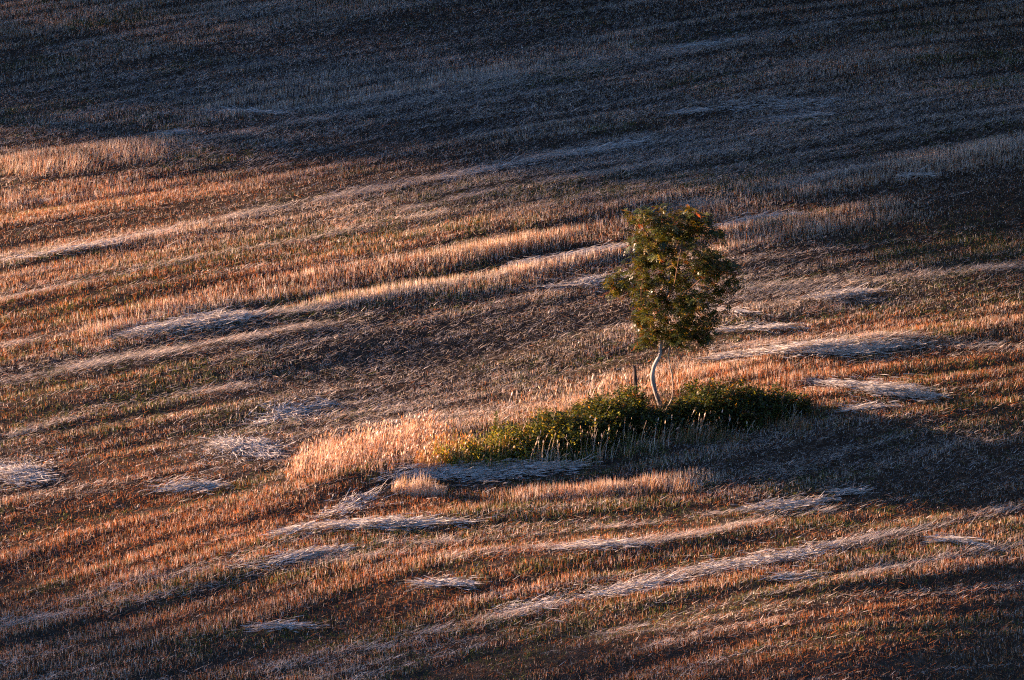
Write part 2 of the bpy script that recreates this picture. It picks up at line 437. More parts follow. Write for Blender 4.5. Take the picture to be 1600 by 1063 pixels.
def build_stubble():
    area = (37.0, 70.0)
    n = int(area[0] * area[1] * 1150)
    x = rng.random(n) * area[0] - 23; y = rng.random(n) * area[1] - 24
    keep = in_view(np.stack([x, y, height(x, y)], 1))
    x, y = x[keep], y[keep]
    # gather into little tufts
    n = len(x)
    tall, grey, orange, green, sw, lit = fields(x, y)
    r1 = rows(x, y, 1.1, 8, 51); r2 = rows(x, y, 0.42, 3.4, 61); r3 = rows(x, y, 2.8, 16, 63); big = fbm(x / 6, y / 9, 71, 3)
    fine = vnoise(x / 0.22, y / 0.22, 81); med = vnoise(x / 0.6, y / 0.7, 91)
    drill = 0.5 + 0.5 * np.sin(rowcoord(x, y) * 2 * np.pi / 0.95 + 2.5 * vnoise(x / 5, y / 5, 33))
    stand = sstep(0.40, 0.62, r1 * 0.40 + r2 * 0.22 + r3 * 0.26 + drill * 0.12)
    lit = np.clip(lit * (0.3 + 1.0 * sstep(.3, .6, vnoise(x / 1.1, y / .8, 27))) + 0.8 * sstep(.63, .72, rows(x, y, .35, 7, 29)), 0, 1)
    dens = 0.24 + 0.45 * stand + 0.45 * fine + 0.35 * np.minimum(tall, 1) + 0.15 * big + .2 * lit
    k = rng.random(n) < dens * 0.8 * (1 - .55 * sw)
    (x, y, sw, lit, tall, grey, orange, green, r1, r2, big, fine, med, stand) = [a[k] for a in (x, y, sw, lit, tall, grey, orange, green, r1, r2, big, fine, med, stand)]
    n = len(x)
    one = np.ones(n); t1 = np.minimum(tall, 1)
    gmask = np.clip(green * 1.2 * sstep(0.25, 0.55, med) + 0.9 * sstep(0.56, 0.70, rows(x, y, 1.3, 4, 101)) * sstep(.35, .6, fine), 0, 1) * (1 - t1 * .7)
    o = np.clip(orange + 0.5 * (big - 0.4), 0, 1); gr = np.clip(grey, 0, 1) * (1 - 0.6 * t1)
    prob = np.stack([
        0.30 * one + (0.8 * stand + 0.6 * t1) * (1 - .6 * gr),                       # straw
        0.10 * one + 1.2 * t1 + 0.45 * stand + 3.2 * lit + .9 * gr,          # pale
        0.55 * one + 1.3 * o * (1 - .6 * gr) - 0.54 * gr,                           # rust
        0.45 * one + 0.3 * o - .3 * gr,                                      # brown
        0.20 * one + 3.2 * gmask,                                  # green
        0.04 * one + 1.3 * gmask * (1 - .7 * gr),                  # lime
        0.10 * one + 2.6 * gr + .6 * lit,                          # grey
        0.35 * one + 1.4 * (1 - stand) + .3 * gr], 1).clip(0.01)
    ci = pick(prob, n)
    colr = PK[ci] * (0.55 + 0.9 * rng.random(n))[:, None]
    colr *= (0.8 + 0.4 * fine)[:, None]
    h = (0.040 + 0.055 * stand + 0.065 * rng.random(n) ** 1.5) * (0.8 + 0.5 * med) * (1 + 1.3 * np.minimum(tall, 1.6))
    h *= (1 - 0.25 * gr) * (1 - .6 * sw)
    isg = (ci == 4) | (ci == 5)
    h = np.where(isg, h * 0.9, h)
    flat = rng.random(n) < (0.12 + 0.35 * gr + 0.1 * (1 - stand) + .6 * lit) * (1 - 0.6 * t1)
    lean = np.abs(rng.normal(0, 0.28, n)); lean = np.where(flat, 1.15 + 0.35 * rng.random(n), lean)
    h = np.where(flat, 0.09 + 0.18 * rng.random(n), h)
    ld = rng.random(n) * 2 * np.pi
    rowdir = RTH + rng.normal(0, 0.45, n) + np.pi * (rng.random(n) > .5)
    ld = np.where(flat, rowdir, ld)
    wid = 0.008 + 0.011 * rng.random(n)
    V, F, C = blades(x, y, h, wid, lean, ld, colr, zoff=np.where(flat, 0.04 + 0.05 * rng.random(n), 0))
    for line, hw, gn in LITTER:                                     # fallen straw strewn along the mower's lines
        g_ = np.array([P(a, b) for a, b in line]); m = int(820 * gn * abs(g_[-1, 0] - g_[0, 0]) * hw / .3)
        t_ = rng.random(m); x_ = g_[0, 0] + (g_[-1, 0] - g_[0, 0]) * t_
        y_ = np.interp(x_, g_[:, 0], g_[:, 1]) + rng.normal(0, .5, m) * hw + .5 * (vnoise(x_ / 2.5, x_ * 0 + hw * 50, 3) - .5)
        q = rng.random(m) < .15 + .85 * sstep(.42, .7, vnoise(x_ / 1.7, y_ / .45, 44)); x_, y_ = x_[q], y_[q]; m = len(x_)
        sl = math.atan2(g_[-1, 1] - g_[0, 1], g_[-1, 0] - g_[0, 0])
        c_ = np.array([[.86, .80, .76]]) * rng.uniform(.6, 1.05, (m, 1))
        V2, F2, C2 = blades(x_, y_, rng.uniform(.12, .38, m), rng.uniform(.010, .018, m), rng.uniform(1.2, 1.62, m), sl + rng.normal(0, .3, m) + np.pi * (rng.random(m) > .5), c_, zoff=rng.uniform(.03, .085, m))
        F = np.concatenate([F, F2 + len(V)]); V = np.concatenate([V, V2]); C = np.concatenate([C, C2])
    print('stubble blades', len(F))
    o_ = mesh_obj('stubble', V, F, M_GRASS, col=C)
    tag(o_, 'mown dry stubble and short grass covering the whole field in slanting rows', 'grass', kind='stuff')
build_stubble()

# ------------------------------------------------------------------ straw swaths
def straw(label, pts, hw_px, amount=1.0, heap=0.16, spread=0.35, pale=1.0):
    spread *= .8
    g_ = np.array([P(a, b) for a, b in pts])
    seglen = np.hypot(np.diff(g_[:, 0]), np.diff(g_[:, 1])); L = seglen.sum()
    cum = np.concatenate([[0], np.cumsum(seglen)])
    hw = hw_px / PXM / 0.34                                       # half width on the ground
    hw = min(hw, 1.6)
    n = int(620 * L * hw * amount) + 80
    K = int(np.clip(round(L * 1.0), 2, 5))                          # overlapping wisps make the swath ragged
    w0 = rng.uniform(0, .45, K); w1 = rng.uniform(.6, 1.0, K); w0[0] = 0; w1[-1] = 1
    wo = rng.normal(0, .38, K) * hw; wo[0] *= .4; wk = rng.uniform(.3, .75, K)
    wi = rng.choice(K, n, p=(w1 - w0) / (w1 - w0).sum())
    tl = rng.beta(1.2, 1.2, n)
    t = w0[wi] + (w1 - w0)[wi] * tl
    s = t * L
    cx = np.interp(s, cum, g_[:, 0]); cy = np.interp(s, cum, g_[:, 1])
    dx = np.interp(s + .2, cum, g_[:, 0]) - np.interp(s - .2, cum, g_[:, 0]); dy = np.interp(s + .2, cum, g_[:, 1]) - np.interp(s - .2, cum, g_[:, 1])
    ang = np.arctan2(dy, dx)
    prof = wk[wi] * np.sin(np.pi * np.clip(tl, .03, .97)) ** 0.7 * (0.45 + 0.9 * vnoise(s / 0.6, s * 0 + len(label), 5))
    off = rng.normal(0, 0.6, n); off = off * hw * prof
    mid_ = wo[wi] * (1 - .6 * abs(tl * 2 - 1))
    stray = rng.random(n) < 0.14                                   # loose stalks scattered round the swath
    offx = off
    off = off + mid_
    off = np.where(stray, rng.normal(0, 0.8, n) * hw, off)
    x = cx - np.sin(ang) * off; y = cy + np.cos(ang) * off
    x = x + rng.normal(0, .12, n)
    kp = stray | (vnoise(x / 0.55 * np.cos(RTH) + y / .55 * np.sin(RTH), (y - x * .5) / 0.25, 57) > 0.20)
    n = int(kp.sum())
    t, s, cx, cy, dx, dy, ang, prof, off, x, y = [q[kp] for q in (t, s, cx, cy, dx, dy, ang, prof, offx, x, y)]
    lump = vnoise(x / 0.35, y / 0.35, 13)
    top = heap * 0.85 * prof * np.exp(-(off / (hw * prof + .05)) ** 2) * (0.5 + lump)
    z0 = height(x, y) + 0.035 + 0.05 * rng.random(n) + top * (0.45 + 0.55 * rng.random(n))
    a = ang + rng.normal(0, spread, n) + np.where(rng.random(n) > .5, np.pi, 0)
    ln = 0.12 + 0.48 * rng.random(n) ** 1.4
    bend = rng.normal(0, 0.5, n); pit = rng.normal(0.02, 0.10, n)
    wid = 0.008 + 0.011 * rng.random(n)
    SEG = 3
    Vv = np.zeros((n, (SEG + 1) * 2, 3)); px_, py_, pz_ = x.copy(), y.copy(), z0.copy()
    for k in range(SEG + 1):
        ca = a + bend * (k / SEG - .5)
        w_ = wid * (1 - 0.5 * abs(k / SEG - .4))
        roll = 1.0 * np.sin(k * 2.1 + a * 7)
        ox, oy, oz = -np.sin(ca) * w_ / 2 * np.cos(roll), np.cos(ca) * w_ / 2 * np.cos(roll), w_ / 2 * np.sin(roll)
        Vv[:, 2 * k] = np.stack([px_ - ox, py_ - oy, pz_ - oz], 1); Vv[:, 2 * k + 1] = np.stack([px_ + ox, py_ + oy, pz_ + oz], 1)
        px_ = px_ + np.cos(ca) * ln / SEG; py_ = py_ + np.sin(ca) * ln / SEG
        gz = height(px_, py_)
        pz_ = np.maximum(z0 + (gz - height(x, y)) + pit * ln * (k + 1) / SEG - 0.05 * ((k + 1) / SEG) ** 2 * (z0 - height(x, y) > .12), gz + 0.02)
    b = np.arange(n) * (SEG + 1) * 2
    F = np.concatenate([np.stack([b + 2 * k, b + 2 * k + 1, b + 2 * k + 3, b + 2 * k + 2], 1) for k in range(SEG)])
    base = np.array([0.86, 0.81, 0.77]) * pale
    c = base[None] * (0.65 + 0.5 * rng.random(n))[:, None]
    br = rng.random(n) < 0.10
    c[br] = np.array([0.36, 0.24, 0.15])
    loc = P(*pts[len(pts) // 2])
    o = mesh_obj('straw_swath', Vv.reshape(-1, 3) - loc[None], F, M_STRAW, col=np.repeat(np.minimum(c, .9), (SEG + 1) * 2, 0))
    o.location = loc
    return tag(o, label, 'straw', 'loose swaths of cut straw lying on the field')

for it in SW: straw(*it)

# ------------------------------------------------------------------ tall grass clumps
def tall_clump(name, label, poly, n, hmin, hmax, cols, wts, lean=0.14, wid=(0.008, 0.014), heads=False, group=None):
    """clump of upright bent stems standing on the ground inside blobs (px,py,rx,ry,hscale)"""
    xs, ys, hs = [], [], []
    tot = sum(b[2] * b[3] for b in poly)
    for (px, py, rx, ry, sc) in poly:
        m = int(n * rx * ry / tot)
        c = P(px, py); e = P(px + rx, py); f = P(px, py - ry)
        sx = abs(e[0] - c[0]); sy = abs(f[1] - c[1])
        r = np.sqrt(rng.random(m)); a = rng.random(m) * 2 * np.pi
        x = c[0] + r * np.cos(a) * sx; y = c[1] + r * np.sin(a) * sy
        lump = vnoise(x / 0.3, y / 0.3, 23)
        kk = rng.random(m) < 0.35 + 0.9 * lump
        x, y, r, lump = x[kk], y[kk], r[kk], lump[kk]
        xs.append(x); ys.append(y); hs.append((hmin + (hmax - hmin) * rng.random(len(x)) ** 1.2) * sc * (1 - 0.45 * r ** 3) * (.7 + .5 * lump))
    x, y, h = map(np.concatenate, (xs, ys, hs)); n = len(x)
    ci = rng.choice(len(cols), n, p=np.array(wts) / sum(wts))
    c = np.array(cols)[ci] * (0.7 + 0.6 * rng.random(n))[:, None]
    w = wid[0] + (wid[1] - wid[0]) * rng.random(n)
    V, F, C = blades(x, y, h, w, np.abs(rng.normal(0, lean, n)), rng.normal(-0.3, 1.2, n), c, curve=np.abs(rng.normal(0, 0.45, n)), seg=3)
    if heads:   # feathery seed heads: short fat ribbons at the tips
        b = V.reshape(n, 8, 3); tip = b[:, 6:].mean(1); low = b[:, 4:6].mean(1)
        hh = rng.random(n) < 0.55
        d = tip[hh] - low[hh]; d /= np.linalg.norm(d, axis=1, keepdims=True) + 1e-6
        yaw = rng.random(hh.sum()) * 6.28; s_ = np.stack([np.cos(yaw), np.sin(yaw), yaw * 0], 1) * 0.013
        t0 = tip[hh] - d * 0.03; m0 = t0 + d * 0.05; t1 = m0 + d * 0.06
        Q = np.stack([t0, m0 + s_, t1, m0 - s_], 1).reshape(-1, 3)
        F2 = np.arange(len(Q)).reshape(-1, 4) + len(V)
        V = np.concatenate([V, Q]); F = np.concatenate([F, F2]); C = np.concatenate([C, np.repeat(c[hh] * 0.9, 4, 0)])
    loc = P(poly[0][0], poly[0][1])
    o = mesh_obj(name, V - loc[None], F, M_TALL, col=C)
    o.location = loc
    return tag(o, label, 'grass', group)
ST, PA, RU, GN, LI = [PAL[k] for k in ('straw', 'pale', 'rust', 'green', 'lime')]
OR = (0.55, 0.30, 0.09)
tall_clump('tall_grass', 'tall pale dry grass clump, whitish and feathery, standing left of the bushes on the bank',
           [(510, 722, 55, 22, 1.0), (590, 705, 70, 28, .85), (470, 742, 30, 10, .5), (655, 690, 45, 26, .9)], 3000, .2, .68, [(.74, .57, .50), ST, (.42, .27, .20), RU], [4, 2.5, 2.5, 1.5], heads=True)
tall_clump('tall_grass', 'orange tall grass clump between the pale clump and the green left bush',
           [(700, 716, 32, 14, 1.0), (670, 732, 26, 8, .7), (735, 722, 26, 9, .7)], 1700, .3, .7, [OR, ST, RU, LI], [5, 3, 2, 1], heads=True)
tall_clump('tall_grass', 'pale upright tuft poking through the humped straw swath in front of the bushes',
           [(655, 772, 44, 7, 1.0)], 700, .2, .55, [PA, ST, OR], [4, 3, 1])
tall_clump('tall_grass', 'low orange strip of standing grass below the bushes\' shadow',
           [(1040, 766, 60, 7, 1.0), (930, 774, 80, 6, .7)], 1500, .15, .42, [OR, ST, PA, RU], [3, 3, 2, 2], group=None)
tall_clump('tall_grass', 'sunlit pinkish band of standing grass at the upper left border',
           [(60, 262, 110, 12, .9), (200, 243, 70, 10, .8)], 2600, .2, .5, [PA, ST, RU], [3, 4, 2])
tall_clump('tall_grass', 'thin pale grass stalks standing behind the left bush beside the wooden stake',
           [(900, 625, 110, 12, 1.0), (970, 612, 50, 9, 1.0)], 200, .25, .6, [PA, ST, RU], [3, 3, 1], heads=True)
tall_clump('tall_grass', 'dark green and yellow grass fringe along the foot of the left bush',
           [(760, 735, 70, 8, .7), (850, 722, 90, 12, .8), (950, 706, 90, 10, .7)], 3000, .25, .75, [GN, LI, ST, PA], [5, 2, 1.5, 1])
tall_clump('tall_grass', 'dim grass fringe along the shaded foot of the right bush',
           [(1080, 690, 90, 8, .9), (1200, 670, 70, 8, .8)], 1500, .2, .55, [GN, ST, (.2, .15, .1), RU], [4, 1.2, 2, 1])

# ------------------------------------------------------------------ woody things
def tube(pts, rads, k=7, seg_noise=0.0):
    pts = np.array(pts, float); n = len(pts)
    V = []; F = []
    tan = np.gradient(pts, axis=0); tan /= np.linalg.norm(tan, axis=1, keepdims=True) + 1e-9
    ref = np.array([0.13, 1.0, 0.05])
    for j in range(n):
        a = np.cross(tan[j], ref); a /= np.linalg.norm(a) + 1e-9; b = np.cross(tan[j], a)
        for q in range(k):
            th = 2 * np.pi * q / k
            r_ = rads[j] * (1 + seg_noise * (random.random() - .5))
            V.append(pts[j] + r_ * (np.cos(th) * a + np.sin(th) * b))
    for j in range(n - 1):
        for q in range(k):
            F.append((j * k + q, j * k + (q + 1) % k, (j + 1) * k + (q + 1) % k, (j + 1) * k + q))
    V.append(pts[-1] + tan[-1] * rads[-1] * .6); tip = len(V) - 1
    for q in range(k):
        F.append(((n - 1) * k + q, (n - 1) * k + (q + 1) % k, tip, tip))
    return np.array(V), np.array(F)
def join(parts):
    V = []; F = []; o = 0
    for v, f in parts:
        V.append(v); F.append(f + o); o += len(v)
    return np.concatenate(V), np.concatenate(F)
def fix_tris(name, V, F, mat, parent=None, smooth=True):
    me = bpy.data.meshes.new(name)
    faces = [tuple(f) if f[2] != f[3] else tuple(f[:3]) for f in F.tolist()]
    off = np.array(parent.location) if parent is not None else 0
    me.from_pydata((V - off).tolist(), [], faces)
    me.polygons.foreach_set('use_smooth', [smooth] * len(faces))
    me.materials.append(mat); me.update()
    o = bpy.data.objects.new(name, me); COL.objects.link(o); o.parent = parent
    return o
def spline(pts, n):
    pts = np.array(pts, float); m = len(pts)
    t = np.linspace(0, m - 1, n); out = []
    for u in t:
        i1 = min(int(u), m - 2); f = u - i1
        p0, p1, p2, p3 = pts[max(i1 - 1, 0)], pts[i1], pts[i1 + 1], pts[min(i1 + 2, m - 1)]
        out.append(0.5 * ((2 * p1) + (p2 - p0) * f + (2 * p0 - 5 * p1 + 4 * p2 - p3) * f * f + (3 * p1 - p0 - 3 * p2 + p3) * f ** 3))
    return np.array(out)

def T(px, py, depth=0.0):
    """point in the tree's own upright plane (x, z) with a depth in metres"""
    return np.array([(px - 1031) / PXM, depth, (637 - py) / PXM / math.cos(PITCH) + depth * 0.25])

def build_rowan():
    base = P(1031, 637)
    root = thing('rowan_tree', base, 'young rowan tree with curved pale trunk and dense leafy crown, alone among the bushes', 'tree')
    rs = np.random.default_rng(42)
    trunk_pts = spline([T(1036, 650), T(1031, 632), T(1023, 608), T(1019, 590), T(1022, 572), T(1031, 553), T(1031, 537, .02), T(1036, 505, .05), T(1040, 470, .05), T(1044, 430, 0), T(1040, 392, .05), T(1030, 360, 0)], 48)
    tr = np.interp(np.linspace(0, 1, 48), [0, .06, .3, .45, .6, 1], [.080, .062, .054, .046, .028, .009])
    parts = [tube(trunk_pts + base, tr, 10, .14)]; lparts = []
    skel = [(p, r) for p, r in zip(trunk_pts[22:], tr[22:])]
    limbs = [
        [T(1031, 551), T(1046, 541, .1), T(1062, 518, .3), T(1080, 490, .5), T(1100, 470, .6)],
        [T(1032, 530), T(1020, 508, -.2), T(1008, 480, -.4), T(1000, 450, -.5), T(1002, 420, -.55)],
        [T(1036, 500), T(1010, 478, .3), T(985, 462, .5), T(958, 456, .55)],
        [T(1038, 490), T(1065, 450, -.4), T(1090, 420, -.6), T(1112, 395, -.7)],
        [T(1041, 460), T(1080, 440, .3), T(1115, 430, .4), T(1138, 425, .3)],
        [T(1043, 440), T(1020, 410, .4), T(1000, 385, .6), T(990, 360, .6)],
        [T(1042, 410), T(1062, 385, .2), T(1080, 362, .4), T(1092, 350, .4)],
        [T(1040, 470), T(1050, 430, -.6), T(1055, 390, -.9), T(1060, 365, -.9)],
        [T(1040, 470), T(1050, 440, .7), T(1060, 410, 1.0), T(1070, 390, 1.1)],
        [T(1031, 545), T(1015, 535, .2), T(1003, 530, .35), T(1000, 520, .4)],
        [T(1035, 520), T(1060, 512, -.3), T(1085, 508, -.5), T(1098, 515, -.6)],
        [T(1038, 392), T(1015, 365, -.3), T(1003, 345, -.4), T(1005, 335, -.4)],
    ]
    for L in limbs:
        s = spline(L, 14); r0 = 0.022 if L is not limbs[0] else .036
        rr = np.linspace(r0, .006, 14)
        lparts.append(tube(s + base, rr, 7)); skel += [(p, r) for p, r in zip(s[3:], rr[3:])]
    sk = np.array([p for p, r in skel])
    # crown lobes: (px, py, rx, rz) as seen, depth centre and radius in metres
    lobes = [
        (1010, 362, 34, 34, 0, .65, 15), (1045, 352, 32, 26, .1, .6, 13), (1085, 362, 30, 24, .1, .6, 11), (1075, 395, 52, 40, 0, 1.0, 22),
        (1015, 400, 38, 38, 0, .9, 16), (1112, 395, 30, 34, 0, .7, 10), (1128, 425, 24, 28, 0, .6, 9), (1095, 440, 48, 36, 0, 1.0, 20),
        (1035, 440, 50, 40, 0, 1.1, 24), (998, 440, 28, 30, .2, .6, 7), (966, 458, 24, 15, .4, .35, 6), (1070, 480, 48, 32, 0, 1.0, 20),
        (1015, 488, 32, 34, 0, .8, 14), (1016, 520, 24, 20, .1, .5, 8), (1065, 510, 38, 22, 0, .7, 12), (1096, 500, 22, 24, -.1, .5, 6),
        (1001, 541, 12, 9, .2, .25, 3), (1052, 530, 16, 10, .2, .3, 3), (1084, 522, 16, 12, 0, .4, 3), (1140, 446, 14, 16, 0, .3, 3),
        (1000, 335, 22, 12, 0, .4, 4), (1088, 340, 22, 9, .1, .35, 3)]
    tips = []
    for (px, py, rx, rz, dc, dr, m) in lobes:
        for _ in range(int(m * 1.95)):
            while True:
                q = rs.uniform(-1, 1, 3)
                if q @ q < 1: break
            q = q / (np.linalg.norm(q) + 1e-6) * (np.linalg.norm(q) ** 0.5) * rs.uniform(.85, 1.25)
            tips.append(T(px + q[0] * rx, py - q[2] * rz, dc + q[1] * dr))
    LV, LC = [], []
    twigs = []
    for tip in tips:
        d = np.linalg.norm(sk - tip, axis=1) + 0.6 * np.maximum(sk[:, 2] - tip[2], 0)
        o = sk[int(np.argmin(d))]
        mid = (o + tip) / 2 + rs.normal(0, .05, 3) + np.array([0, 0, -.03])
        s = spline([o, mid, tip], 6)
        twigs.append(tube(s + base, np.linspace(.010, .003, 6), 4))
        nl = rs.integers(7, 11)
        ln_t = np.linalg.norm(tip - o)
        for _ in range(nl):
            u = 1 - rs.random() ** 1.6 * min(0.7, 0.34 / (ln_t + .05))
            at = s[int(u * 5)] * (1 - (u * 5) % 1) + s[min(int(u * 5) + 1, 5)] * ((u * 5) % 1) if u < 1 else s[5]
            yaw = rs.uniform(0, 2 * np.pi); droop = rs.uniform(-.9, .55)
            ax = np.array([np.cos(yaw) * np.cos(droop), np.sin(yaw) * np.cos(droop), np.sin(droop)])
            side = np.cross(ax, [0, 0, 1]); side /= np.linalg.norm(side) + 1e-6
            up = np.cross(side, ax)
            rl = rs.uniform(-.7, .7); side = side * np.cos(rl) + up * np.sin(rl); up = np.cross(side, ax)
            L_ = rs.uniform(.14, .23); pairs = 4
            typ = rs.random()
            c = np.array([.055, .085, .018]) if typ < .72 else (np.array([.15, .16, .025]) if typ < .92 else (np.array([.20, .13, .03]) if typ < .975 else np.array([.28, .10, .04])))
            c = c * rs.uniform(.45, .95)
            for k in range(pairs + 1):
                p0 = at + ax * L_ * (0.2 + 0.8 * k / pairs) - np.array([0, 0, 1]) * 0.03 * (k / pairs) ** 2
                ll = .080 * (1 - .35 * abs(k / pairs - .45)); w = .020
                for sgn in ((-1, 1) if k < pairs else (0,)):
                    dr = side * sgn * .85 + ax * (.5 if sgn else 1) - up * rs.uniform(-.1, .35)
                    dr /= np.linalg.norm(dr)
                    wv = np.cross(dr, up); wv /= np.linalg.norm(wv) + 1e-6
                    LV.append([p0, p0 + dr * ll * .5 + wv * w, p0 + dr * ll, p0 + dr * ll * .5 - wv * w]); LC.append(c * rs.uniform(.85, 1.15))
    V, F = join(parts)
    fix_tris('trunk', V, F, M_BARK, root)
    V, F = join(lparts)
    fix_tris('limbs', V, F, M_CANE, root)
    V, F = join(twigs)
    fix_tris('twigs', V, F, M_CANE, root)
    LV = np.array(LV).reshape(-1, 3) + base
    mesh_obj('crown', LV, np.arange(len(LV)).reshape(-1, 4), M_LEAF, root, col=np.repeat(np.array(LC), 4, 0))
    # thin second stem hanging by the trunk and the cut stub at its foot
    s = spline([T(1046, 543, .1), T(1044, 560, .1), T(1046, 572, .08), T(1050, 590, .05), T(1051, 615, 0), T(1046, 650, 0)], 24) + base
    v, f = tube(s, np.linspace(.016, .018, 24), 6, .3)
    o = fix_tris('side_stem', v, f, M_DEAD, root); o['label'] = 'thin crooked second stem beside the trunk'
    s = spline([T(1040, 636, -.2), T(1045, 627, -.2), T(1051, 617, -.15)], 8) + base
    v, f = tube(s, np.linspace(.03, .026, 8), 7, .15)
    o = fix_tris('branch_stub', v, f, M_DEAD, root); o['label'] = 'short pale leaning branch stub at the foot of the trunk'
    print('tree leaves', len(LV) // 4)
build_rowan()

# wooden stake
def build_stake():
    b = P(993, 640)
    root = thing('wooden_stake', b, 'dark weathered wooden stake standing in the left bush, left of the trunk', 'post')
    h = 1.05
    pts = spline([b + [.03, 0, -.1], b + [0.01, 0, .45], b + [-.035, 0, h]], 12)
    v, f = tube(pts, np.linspace(.05, .042, 12), 8, .22)
    fix_tris('stake', v, f, M_POST, root, smooth=False)
    v, f = tube([b + [-.035, 0, h], b + [-.065, 0, h + .035], b + [-.085, 0, h + .05]], [.042, .036, .02], 7, .25)
    fix_tris('split_top', v, f, M_POST, root, smooth=False)
build_stake()

# ------------------------------------------------------------------ bushes
def bush(label, lobes, nleaf, seed, cols, wts, size=(.045, .085), ncane=60, flip=1):
    rs = np.random.default_rng(seed)
    g0 = P(lobes[0][0], lobes[0][1])
    root = thing('bramble_bush', g0, label, 'bush', 'low bramble bushes round the tree')
    L = []
    bright = []
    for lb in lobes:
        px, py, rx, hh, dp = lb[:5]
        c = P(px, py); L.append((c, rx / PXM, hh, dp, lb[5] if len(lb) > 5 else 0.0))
    wt = np.array([l[1] * l[2] * (l[3] ** .5) for l in L]); wt /= wt.sum()
    cents, stems = [], []
    for (c, rx, hh, dp, br_), w_ in zip(L, wt):
        m = int(nleaf * w_ / 5); bright.append(np.full(m, br_))
        th = rs.uniform(0, 2 * np.pi, m); ph = np.arccos(rs.uniform(0, 1, m)); r = rs.random(m) ** .28
        lum = .62 + .66 * vnoise(c[0] * 3 + th * 3.2, ph * 4, seed) + .25 * rs.random(m) ** 3
        x = c[0] + rx * r * np.sin(ph) * np.cos(th) * lum; y = c[1] + dp * r * np.sin(ph) * np.sin(th) * lum
        z = hh * r * np.cos(ph) * lum
        g_ = height(x, y)
        cents.append(np.stack([x, y, g_ + z + .03], 1))
        for _ in range(int(ncane * w_) + 2):
            a = rs.uniform(0, 6.28); q = rs.random() ** .5 * .8
            s0 = np.array([c[0] + rx * q * np.cos(a), c[1] + dp * q * np.sin(a), 0]); s0[2] = float(height(s0[0], s0[1])) - .05
            a2 = rs.uniform(0, 6.28); reach = rs.uniform(.2, .6)
            p1 = s0 + [np.cos(a2) * reach * .4, np.sin(a2) * reach * .4, hh * rs.uniform(.7, 1.05) * (1 - q * .5)]
            p2 = s0 + [np.cos(a2) * reach, np.sin(a2) * reach, hh * rs.uniform(.5, 1.0) * (1 - q * .5)]
            stems.append(tube(spline([s0, p1, p2], 7), np.linspace(.007, .003, 7), 4))
    C0 = np.concatenate(cents); m = len(C0)
    # each centre carries a sprig of five leaves
    k = 5
    C = np.repeat(C0, k, 0) + rs.normal(0, .04, (m * k, 3)); n = len(C)
    yaw = rs.uniform(0, 6.28, n); el = rs.uniform(-.5, 1.0, n)
    ax = np.stack([np.cos(yaw) * np.cos(el), np.sin(yaw) * np.cos(el), np.sin(el)], 1)
    sd = np.stack([-np.sin(yaw), np.cos(yaw), rs.normal(0, .4, n)], 1); sd /= np.linalg.norm(sd, axis=1, keepdims=True)
    sz = rs.uniform(size[0], size[1], n)[:, None]
    nr = np.cross(ax, sd)
    V = np.stack([C, C + ax * sz * .5 + sd * sz * .36 + nr * sz * .1, C + ax * sz, C + ax * sz * .5 - sd * sz * .36 + nr * sz * .1], 1).reshape(-1, 3)
    ci = np.repeat(rs.choice(len(cols), m, p=np.array(wts) / sum(wts)), k)
    col = np.array(cols)[ci] * rs.uniform(.6, 1.4, n)[:, None]
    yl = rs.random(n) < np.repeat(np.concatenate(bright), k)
    col[yl] = np.array([[.26, .27, .04]]) * rs.uniform(.6, 1.3, (int(yl.sum()), 1))  # sunlit tone of the left end put into the leaf colour
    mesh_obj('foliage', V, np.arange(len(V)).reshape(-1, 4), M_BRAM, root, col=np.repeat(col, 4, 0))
    v, f = join(stems); fix_tris('stems', v, f, M_CANE, root)
BD, BG, BY, BR, BO = (.02, .033, .011), (.035, .06, .014), (.10, .12, .024), (.12, .06, .025), (.30, .20, .04)
bush('larger bramble bush left of the trunk, its left end low, leaves tinted yellow-green as if sunlit',
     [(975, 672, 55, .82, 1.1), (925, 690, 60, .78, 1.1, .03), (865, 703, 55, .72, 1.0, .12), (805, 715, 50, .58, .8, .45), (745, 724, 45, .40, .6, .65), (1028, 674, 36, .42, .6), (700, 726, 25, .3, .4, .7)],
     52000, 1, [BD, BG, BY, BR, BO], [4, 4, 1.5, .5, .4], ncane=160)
bush('smaller dark bramble bush right of the trunk, tapering to the right',
     [(1105, 656, 55, .70, 1.0), (1155, 654, 50, .66, .9), (1068, 666, 30, .5, .7), (1200, 647, 42, .48, .7), (1240, 640, 30, .30, .5)],
     30000, 2, [BD, BG, BY, BR, BO], [4, 4, .8, 1, .4], ncane=90)

def weed(label, px, py, hpx, seed):
    rs = np.random.default_rng(seed); b = P(px, py); h = hpx / PXM
    root = thing('tall_weed', b, label, 'plant')
    pts = spline([b - [0, 0, .05], b + [.02, 0, h * .5], b + [-.01, 0, h]], 8)
    v, f = tube(pts, np.linspace(.012, .005, 8), 5); fix_tris('stem', v, f, M_CANE, root)
    V, C = [], []
    for k in range(110):
        u = rs.uniform(.25, 1); p = b + [0, 0, h * u]; yaw = rs.uniform(0, 6.28); el = rs.uniform(-.2, .9)
        L_ = (.16 * (1.25 - u)) + .03
        d = np.array([np.cos(yaw) * np.cos(el), np.sin(yaw) * np.cos(el), np.sin(el)]); s = np.array([-np.sin(yaw), np.cos(yaw), 0]) * .018
        V += [p, p + d * L_ * .5 + s, p + d * L_, p + d * L_ * .5 - s]; C += [np.array([.06, .09, .02]) * rs.uniform(.7, 1.6)] * 4
    V = np.array(V); mesh_obj('leaves', V, np.arange(len(V)).reshape(-1, 4), M_BRAM, root, col=np.array(C))
weed('single upright leafy weed rising above the low left end of the left bush', 775, 705, 62, 3)

